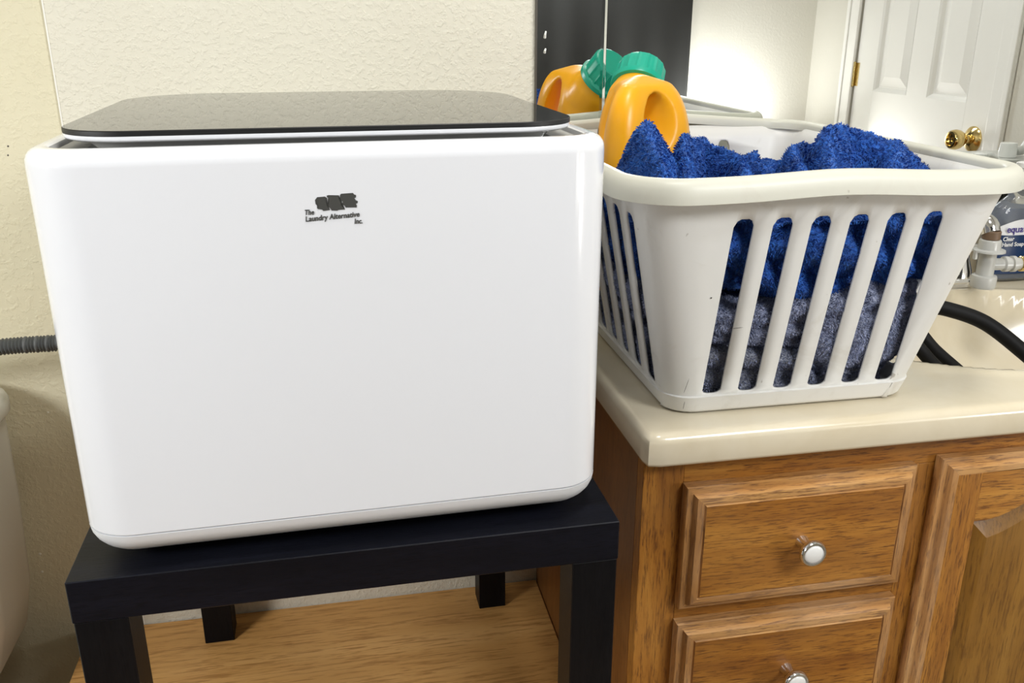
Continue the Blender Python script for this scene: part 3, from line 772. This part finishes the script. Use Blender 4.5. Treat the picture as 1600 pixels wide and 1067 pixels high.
def blue_towel():
    nx, ny = 150, 150
    x0, x1, y0, y1 = inside(1.05, .012)
    bm = bmesh.new(); G = []
    for j in range(ny+1):
        row = []
        for i in range(nx+1):
            u, v = -1+2*i/nx, -1+2*j/ny
            # square -> superellipse
            x = (x0+x1)/2+(x1-x0)/2*u*math.sqrt(1-.16*v*v*abs(v)); y = (y0+y1)/2+(y1-y0)/2*v*math.sqrt(1-.16*u*u*abs(u))
            e = max(abs(u), abs(v)); h = blue_height(x, y)
            if e > .9: h = lerp(h, min(h, 1.058), min(1, (e-.93)/.07)**3) if e > .93 else h
            row.append(bm.verts.new((x, y, h)))
        G.append(row)
    for j in range(ny):
        for i in range(nx): bm.faces.new((G[j][i], G[j][i+1], G[j+1][i+1], G[j+1][i]))
    # hanging sides inside the basket
    per = [G[0][i] for i in range(nx)]+[G[j][nx] for j in range(ny)]+[G[ny][i] for i in range(nx, 0, -1)]+[G[j][0] for j in range(ny, 0, -1)]
    rows = [per]; K = 46
    P0 = [v.co.copy() for v in per]
    for k in range(1, K+1):
        row = []
        for q in P0:
            # lower hem height varies along the walls
            s = math.atan2(q.y+.27, q.x-.57)
            hem = .952+.020*math.sin(q.x*24+.8)+.008*math.sin(q.x*63)+.010*math.sin(q.y*21)
            if q.y < -.4: hem = lerp(.966, .925, min(1, max(0, (q.x-.47)/.11))) if q.x < .58 else lerp(.925, .955, min(1, (q.x-.58)/.12)); hem += .004*math.sin(q.x*90)
            t = k/K; z = lerp(q.z, hem, t)
            a, b, c, d = inside(z, .0065); a1, b1, c1, d1 = inside(1.05, .012)
            x = a+(q.x-a1)/(b1-a1)*(b-a); y = c+(q.y-c1)/(d1-c1)*(d-c)
            n = Vector(((x-(a+b)/2)/(b-a), (y-(c+d)/2)/(d-c), 0)).normalized()
            fold = .010*noise.noise(Vector((x*34, y*34, z*30+(x*14)))) + .0085*abs(math.sin((z*72+x*30+2*noise.noise(Vector((x*12, y*12, z*8))))))-.010
            bul = -.020*(1-math.sin(PI*min(1, .12+t*.88)))**2
            fold = min(fold+bul*.5, .0015); x += n.x*fold; y += n.y*fold
            row.append(bm.verts.new((x, y, z)))
        rows.append(row)
    n = len(per)
    for a, b in zip(rows, rows[1:]):
        for i in range(n): bm.faces.new((a[i], b[i], b[(i+1) % n], a[(i+1) % n]))
    cpt = bm.verts.new((.58, -.27, .965))
    for i in range(n): bm.faces.new((rows[-1][i], cpt, rows[-1][(i+1) % n]))
    o = finish('blue_towel', bm, M_blue, ang=180)
    tag(o, 'crumpled royal blue terry towel heaped on top in the laundry basket', 'towel', 'towels in the laundry basket')
    tufts('pile', o, 150000, .0027, M_blue_pile, o, .90, 3)
    return o
blue_towel()
def layer_towel(name, label, z0f, z1f, mat, inset, seed, creases, ntuft, pile):
    """a folded towel lying in the basket, filling it from wall to wall"""
    bm = bmesh.new(); nu, nz = 260, 26; rings = []
    for k in range(nz+1):
        v = k/nz; ring = []
        for i in range(nu):
            s = i/nu*2*PI; cx_, cy_ = math.cos(s), math.sin(s)
            ex = math.copysign(abs(cx_)**.35, cx_); ey = math.copysign(abs(cy_)**.35, cy_)
            xa = .58+.15*ex; z0_ = z0f(xa); z1_ = z1f(xa)
            z = lerp(z0_, z1_, v); a, b, c, d = inside(z, inset)
            endr = 1-.10*(max(0, abs(v-.5)*2-.55)/.45)**2
            x = (a+b)/2+(b-a)/2*ex*endr; y = (c+d)/2+(d-c)/2*ey*endr
            n = Vector((ex, ey, 0)).normalized()
            f = .0075*noise.noise(Vector((x*15+seed, y*15, z*24)))+.0018*noise.noise(Vector((x*50, y*50, z*60+seed)))
            for (cz, sl, dep, wd) in creases:
                dd = z-(cz+sl*(x-.58)+.004*math.sin(x*50+seed)); f -= dep*math.exp(-(dd/wd)**2)
            f = min(f, .0012); ring.append((x+n.x*f, y+n.y*f, z))
        rings.append(ring)
    loft(bm, rings)
    o = finish(name, bm, mat, ang=180); tag(o, label, 'towel', 'towels in the laundry basket')
    tufts('pile', o, ntuft, .0022, pile, o, 0, seed, .0009, cond=lambda c, n: c.y < -.35 or c.x < .47)
    return o
layer_towel('folded_towel', 'slate blue terry towel packed under the royal blue towel in the basket', lambda x: .893+.006*math.sin(x*30)-.045*max(0, min(1, (x-.585)/.02)), lambda x: .955+.010*math.sin(x*22), M_grey, .0055, 11, [(.925, .1, .006, .006), (.90, -.9, .010, .006), (.915, 1.6, .008, .005)], 45000, M_grey_pile)
layer_towel('folded_towel', 'dusky grey towel lying lowest in the laundry basket', lambda x: ZT+.0045, lambda x: .897+.006*math.sin(x*30)-.040*max(0, min(1, (x-.585)/.02)), M_grey2, .0065, 5, [(.862, -.15, .007, .006), (.85, 1.2, .008, .005)], 25000, M_grey_pile)

# ------------------------------------------------------------------ detergent jug
JG = thing('detergent_jug', 'orange laundry detergent jug with teal ribbed cap standing in the basket', 'jug', (.506, -.148, .885), -math.radians(38))
def sup(bm, prof, n=48):
    rings = []
    for z, hx, hy, cx, cy, e in prof:
        rings.append([(cx+hx*math.copysign(abs(math.cos(2*PI*i/n))**e, math.cos(2*PI*i/n)), cy+hy*math.copysign(abs(math.sin(2*PI*i/n))**e, math.sin(2*PI*i/n)), z) for i in range(n)])
    loft(bm, rings)
bm = bmesh.new()
H = 1.139-.885
P = []
for k in range(0, 25):
    t = k/24; z = H*t
    dome = 1.0 if t < .62 else math.sqrt(max(0.0004, 1-((t-.62)/.38)**2))
    P.append((z, .0610*(dome**.75)*(.94+.06*min(1, t*5)), .0770*(dome**.58)))
rings = []
for z, hx, hy in P:
    k_ = max(0, min(1, (z-.10)/.06)); ring = []
    for i in range(48):
        a = 2*PI*i/48; ca, sa = math.cos(a), math.sin(a)
        x = hx*math.copysign(abs(ca)**.8, ca); y = hy*math.copysign(abs(sa)**.8, sa)
        if y < .012: x *= 1-.50*k_*min(1, (.012-y)/.045)      # narrows towards the handle
        ring.append((x, y, z))
    rings.append(ring)
loft(bm, rings)
me = bpy.data.meshes.new('tmp'); bm.to_mesh(me); bm.free()
jb = bpy.data.objects.new('jug_body', me); COL.objects.link(jb)
cut = bmesh.new()
# handle opening through the thickness, close to the rear (camera) edge
path = catmull([(0, -.038, .100), (0, -.043, .150), (0, -.040, .190), (0, -.022, .212)], 8)
rings = []
for p_ in path:
    rings.append(p_)
bmc = bmesh.new()
for s_ in (-1, 1): pass
n = 20
rr_ = []
for xx, sc in ((-.09, 2.0), (-.050, 1.6), (-.022, 1.15), (0, 1.0), (.022, 1.15), (.050, 1.6), (.09, 2.0)):
    ring = []
    for i in range(n):
        a = 2*PI*i/n; yy = math.cos(a)*.0165*sc; zz = math.sin(a)*.036*(.6+.4*sc)
        ring.append((xx, -.026+yy+zz*.22, .196+zz))
    rr_.append(ring)
loft(bmc, rr_); bmesh.ops.recalc_face_normals(bmc, faces=bmc.faces)
mc = bpy.data.meshes.new('tmpc'); bmc.to_mesh(mc); bmc.free(); oc = bpy.data.objects.new('cutter', mc); COL.objects.link(oc)
# neck
cap_dir_w = Vector((.36, .60, .71)).normalized()
inv = Matrix.Rotation(math.radians(38), 4, 'Z'); cap_dir = (inv @ cap_dir_w).normalized()
neck_o = inv @ (Vector((.530, -.076, 1.131))-Vector((.506, -.148, .885))-cap_dir_w*.042)
bmn = bmesh.new(); lathe(bmn, [(.030, -.05), (.036, -.01), (.035, .010), (.031, .020), (.0285, .026), (.0285, .040)], neck_o, cap_dir, 32)
mn = bpy.data.meshes.new('tmpn'); bmn.to_mesh(mn); bmn.free(); on = bpy.data.objects.new('neck_tmp', mn); COL.objects.link(on)
m1 = jb.modifiers.new('b', 'BOOLEAN'); m1.operation = 'UNION'; m1.object = on; m1.solver = 'EXACT'
m2 = jb.modifiers.new('c', 'BOOLEAN'); m2.operation = 'DIFFERENCE'; m2.object = oc; m2.solver = 'EXACT'
m3 = jb.modifiers.new('r', 'REMESH'); m3.mode = 'VOXEL'; m3.voxel_size = .0024; m3.use_smooth_shade = True
m4 = jb.modifiers.new('s', 'SMOOTH'); m4.iterations = 16; m4.factor = .6
dg = bpy.context.evaluated_depsgraph_get(); dg.update()
fin = bpy.data.meshes.new_from_object(jb.evaluated_get(dg))
for o in (jb, oc, on): bpy.data.objects.remove(o)
fin.materials.clear(); fin.materials.append(M_jug); fin.shade_smooth()
jb = bpy.data.objects.new('jug_body', fin); COL.objects.link(jb); jb.parent = JG
lm = bmesh.new(); lm.from_mesh(fin)
kill = [f for f in lm.faces if not ((f.normal.x > .75 or f.normal.x < -.75) and .03 < f.calc_center_median().z < .185 and f.calc_center_median().y > .004)]
bmesh.ops.delete(lm, geom=kill, context='FACES')
for v in lm.verts: v.co += v.normal*.0005
finish('jug_label', lm, M_label, JG, recalc=False)['label'] = 'grey printed label'
bm = bmesh.new()
def capring(r, h, ribs):
    ax = cap_dir; t = ax.orthogonal().normalized(); b = ax.cross(t); out = []
    for i in range(96):
        a = 2*PI*i/96; rad = r+(ribs if i % 6 == 0 else 0); out.append(neck_o+ax*h+(t*math.cos(a)+b*math.sin(a))*rad)
    return out
loft(bm, [capring(.0345, .024, 0), capring(.0350, .026, 0), capring(.0350, .031, 0), capring(.0315, .033, 0), capring(.0308, .034, .0012), capring(.0300, .055, .0012), capring(.0288, .0585, .0006), capring(.0265, .0600, 0)])
cp = finish('ribbed_cap', bm, M_cap, JG, ang=30); cp['label'] = 'teal ribbed screw cap'

# ------------------------------------------------------------------ faucet, adapter, hoses, soap
fc = thing('basin_faucet', 'chrome two-handle basin faucet behind the laundry basket', 'faucet', (.99, -.070, ZT+.001))
bm = bmesh.new(); loft(bm, [[(x, y, z) for x, y in rr(-.082+i, .082-i, -.024+i, .024-i, .024-i, 8)] for i, z in ((0, 0), (0, .008), (.003, .012), (.006, .013))]); finish('base_plate', bm, M_chrome, fc)
bm = bmesh.new(); tube(bm, catmull([(0, .0, .010), (0, -.004, .060), (0, -.028, .098), (.004, -.070, .118), (.008, -.104, .116), (.009, -.113, .104)], 6), lambda i, s: .0155-.0035*min(1, s/.15), 20); finish('spout', bm, M_chrome, fc)
for sx in (-.056, .056):
    bm = bmesh.new(); lathe(bm, [(.021, .012), (.020, .022), (.015, .038), (.013, .048), (.014, .054), (.010, .060), (.001, .062)], (sx, 0, 0), (0, 0, 1), 24)
    h = finish('handle', bm, M_chrome, fc)
    bm = bmesh.new(); tube(bm, [(sx, 0, .052), (sx*1.25, -.012, .058), (sx*1.6, -.030, .064)], lambda i, s: .0065-.001*i, 12); finish('lever', bm, M_chrome, h)
AX, AY = .9995, -.184
ad = thing('hose_adapter', 'milky plastic faucet adapter with side outlet hanging from the spout', 'adapter', (AX, AY, ZT))
bm = bmesh.new(); lathe(bm, [(.0105, .109), (.0115, .108), (.0115, .098), (.0105, .097)], (0, 0, 0), (0, 0, 1), 24); finish('rubber_ring', bm, M_brown, ad)['label'] = 'brown rubber ring'
bm = bmesh.new(); lathe(bm, [(.0125, .097), (.0140, .095), (.0145, .084), (.0205, .083), (.0210, .0805), (.0125, .0795), (.0110, .078)], (0, 0, 0), (0, 0, 1), 32); add_box(bm, -.0215, -.0175, -.003, .003, .070, .083, bev=.001); finish('collar', bm, M_fit, ad)
bm = bmesh.new(); lathe(bm, [(.0110, .079), (.0112, .046)], (0, 0, 0), (0, 0, 1), 28)
lathe(bm, [(.0085, .004), (.0080, .022), (.0105, .024), (.0105, .030), (.0085, .031), (.0085, .034), (.0110, .035), (.0110, .040), (.0085, .041), (.0080, .060)], (0, 0, .062), (1, -.12, .0), 20); finish('elbow_pipe', bm, M_fit, ad)
bm = bmesh.new(); lathe(bm, [(.0120, .048), (.0155, .047), (.0165, .044), (.0165, .033), (.0150, .030), (.0120, .030)], (0, 0, 0), (0, 0, 1), 32); finish('lower_cap', bm, M_fit, ad)
bm = bmesh.new(); lathe(bm, [(.0095, 0), (.0105, .001), (.0105, .012), (.0085, .013)], (.047, -.0057, .062), (1, -.12, 0), 24); finish('clamp', bm, M_brass, ad)['label'] = 'brass clamp on the outlet'

bm = bmesh.new(); tube(bm, catmull([(.760, -.150, .840), (.80, -.165, .842), (.860, -.185, .840), (.900, -.205, .8405), (.926, -.22, .8390), (.968, -.24, .824), (1.008, -.27, .791), (1.035, -.30, .762), (1.05, -.335, .74), (1.04, -.37, .745)], 8), .0100, 18)
tag(finish('black_hose', bm, M_rubber, ang=80), 'thick black rubber hose arching over the basin rim', 'hose', 'black hoses in the basin')
for k, (pts, lab) in enumerate((([(.760, -.22, .838), (.79, -.255, .845), (.823, -.28, .848), (.852, -.30, .816), (.891, -.31, .783), (.93, -.31, .748), (.97, -.30, .725), (1.02, -.27, .715)], 'black hose strand dropping into the basin, farther of the lower two'),
        ([(.762, -.27, .838), (.784, -.30, .842), (.803, -.32, .838), (.825, -.331, .8145), (.853, -.334, .790), (.90, -.335, .757), (.95, -.325, .735), (.99, -.30, .7215)], 'black hose strand dropping into the basin, nearer of the lower two'))):
    bm = bmesh.new(); tube(bm, catmull(pts, 8), .0078, 16); tag(finish('black_hose', bm, M_rubber, ang=80), lab, 'hose', 'black hoses in the basin')

SB = thing('soap_bottle', 'clear pump soap bottle with blue and white label at right edge', 'bottle', (1.142, -.054, ZT+.001))
def body(bm, prof, n=40, e=.8):
    rings = []
    for z, hx, hy in prof: rings.append([(hx*math.copysign(abs(math.cos(2*PI*i/n))**e, math.cos(2*PI*i/n)), hy*math.copysign(abs(math.sin(2*PI*i/n))**e, math.sin(2*PI*i/n)), z) for i in range(n)])
    loft(bm, rings)
BZ = [(0, .043, .020), (.004, .046, .022), (.03, .0463, .0225), (.086, .0463, .0225), (.098, .044, .021), (.110, .037, .018), (.120, .025, .015), (.127, .015, .0125), (.138, .0125, .0120)]
bm = bmesh.new(); body(bm, BZ); finish('bottle', bm, M_clear, SB, ang=70)
bm = bmesh.new(); body(bm, [(z, hx-.0035, hy-.0035) for z, hx, hy in BZ[1:6]]); finish('soap', bm, M_bluelabel, SB, ang=60)['label'] = 'blue seen through the clear soap'
bm = bmesh.new(); lathe(bm, [(.0135, .138), (.0145, .139), (.0145, .152), (.008, .154), (.005, .156), (.005, .168), (.010, .169), (.011, .176), (.006, .178)], (0, 0, 0), (0, 0, 1), 24)
tube(bm, [(0, 0, .173), (.02, -.004, .174), (.036, -.006, .168)], lambda i, s: .0055-.0012*i, 12); finish('pump', bm, M_ceramic, SB)
def label_patch(name, mat, z0, z1, half, off, arch=False):
    bm = bmesh.new(); n = 24; rows = []
    for j in range(9):
        row = []
        for i in range(n+1):
            u = -1+2*i/n; zt = z1-(.014*u*u if arch else 0); z = lerp(z0, zt, j/8); x = u*half
            c = min(.999, abs(x)/.0464); yy = .0226*(1-c**(2/.8))**(.8/2)
            row.append(bm.verts.new((x, -yy-off, z)))
        rows.append(row)
    for j in range(8):
        for i in range(n): bm.faces.new((rows[j][i], rows[j][i+1], rows[j+1][i+1], rows[j+1][i]))
    o = finish(name, bm, mat, SB); return o
label_patch('front_label', M_bluelabel, .012, .074, .041, .0004)['label'] = 'deep blue label'
label_patch('label_band', M_whitelabel, .072, .096, .041, .0006, True)['label'] = 'white arched label top'
RX = Matrix.Rotation(PI/2, 4, 'X')
for body_, x, z, s_, m_ in (('equate', -.029, .0765, .0145, M_purple), ('Clear', -.033, .064, .0085, M_whitelabel), ('Hand Soap', -.033, .0555, .0085, M_whitelabel)):
    t = text_obj('lettering', body_, s_, m_, SB, Matrix.Translation((x, -.0236, z)) @ RX, off=.0002, extrude=.0002); t['label'] = 'printed word on the label'

# items standing to the right of the basin: they show in the mirror
OR = thing('ribbed_organizer', 'black ribbed plastic organizer with light grey rim by the mirror', 'organizer', (1.332, -.165, ZT+.001))
bm = bmesh.new(); loft(bm, [[(x, y, z) for x, y in rr(-.115, .115, -.05, .05, .008, 4)] for z in (0, .150)]); 
for k in range(34): add_box(bm, -.112+k*.0066, -.1095+k*.0066, .0495, .0515, .01, .142)
finish('box_body', bm, M_blackplastic, OR, smooth=False)
bm = bmesh.new(); loft(bm, [[(x, y, z) for x, y in rr(-.120-i, .120+i, -.055-i, .055+i, .01, 4)] for i, z in ((0, .142), (.001, .143), (.001, .155), (0, .156))]); finish('grey_rim', bm, M_greyplastic, OR)['label'] = 'light grey lid rim'
o = bmesh.new(); lathe(o, [(.0145, 0), (.0135, .022), (.0125, .0235), (.001, .024)], (1.262, -.140, ZT+.1575), (0, 0, 1), 28); tag(finish('white_cap', o, M_ceramic), 'small white cap on the grey organizer lid, seen in mirror', 'cap')
o = bmesh.new(); tube(o, catmull([(1.282, -.145, ZT+.1655), (1.297, -.145, ZT+.170), (1.312, -.147, ZT+.195), (1.324, -.15, ZT+.228)], 6), lambda i, s: .007+.0015*math.sin(s*60), 14); tag(finish('brush_handle', o, M_greyplastic), 'grey brush handle leaning upright on the organizer, seen in mirror', 'brush')
# two small pale hooks on the charcoal curtain side
for (z, h) in ((1.156, .020), (1.112, .012)):
    bm = bmesh.new(); tube(bm, [(0.808, YB+.075, z), (0.808, YB+.080, z+h*.5), (0.811, YB+.078, z+h)], lambda i, s: .0045-.001*i, 10)
    bmesh.ops.translate(bm, verts=bm.verts, vec=(0, 0, 0))
    tag(finish('curtain_clip', bm, M_ceramic), 'small pale clip on the dark curtain, %s one in the mirror' % ('upper' if h > .015 else 'lower'), 'clip', 'clips on the dark curtain')
# paint flecks and marks stuck to the wall left of the washer
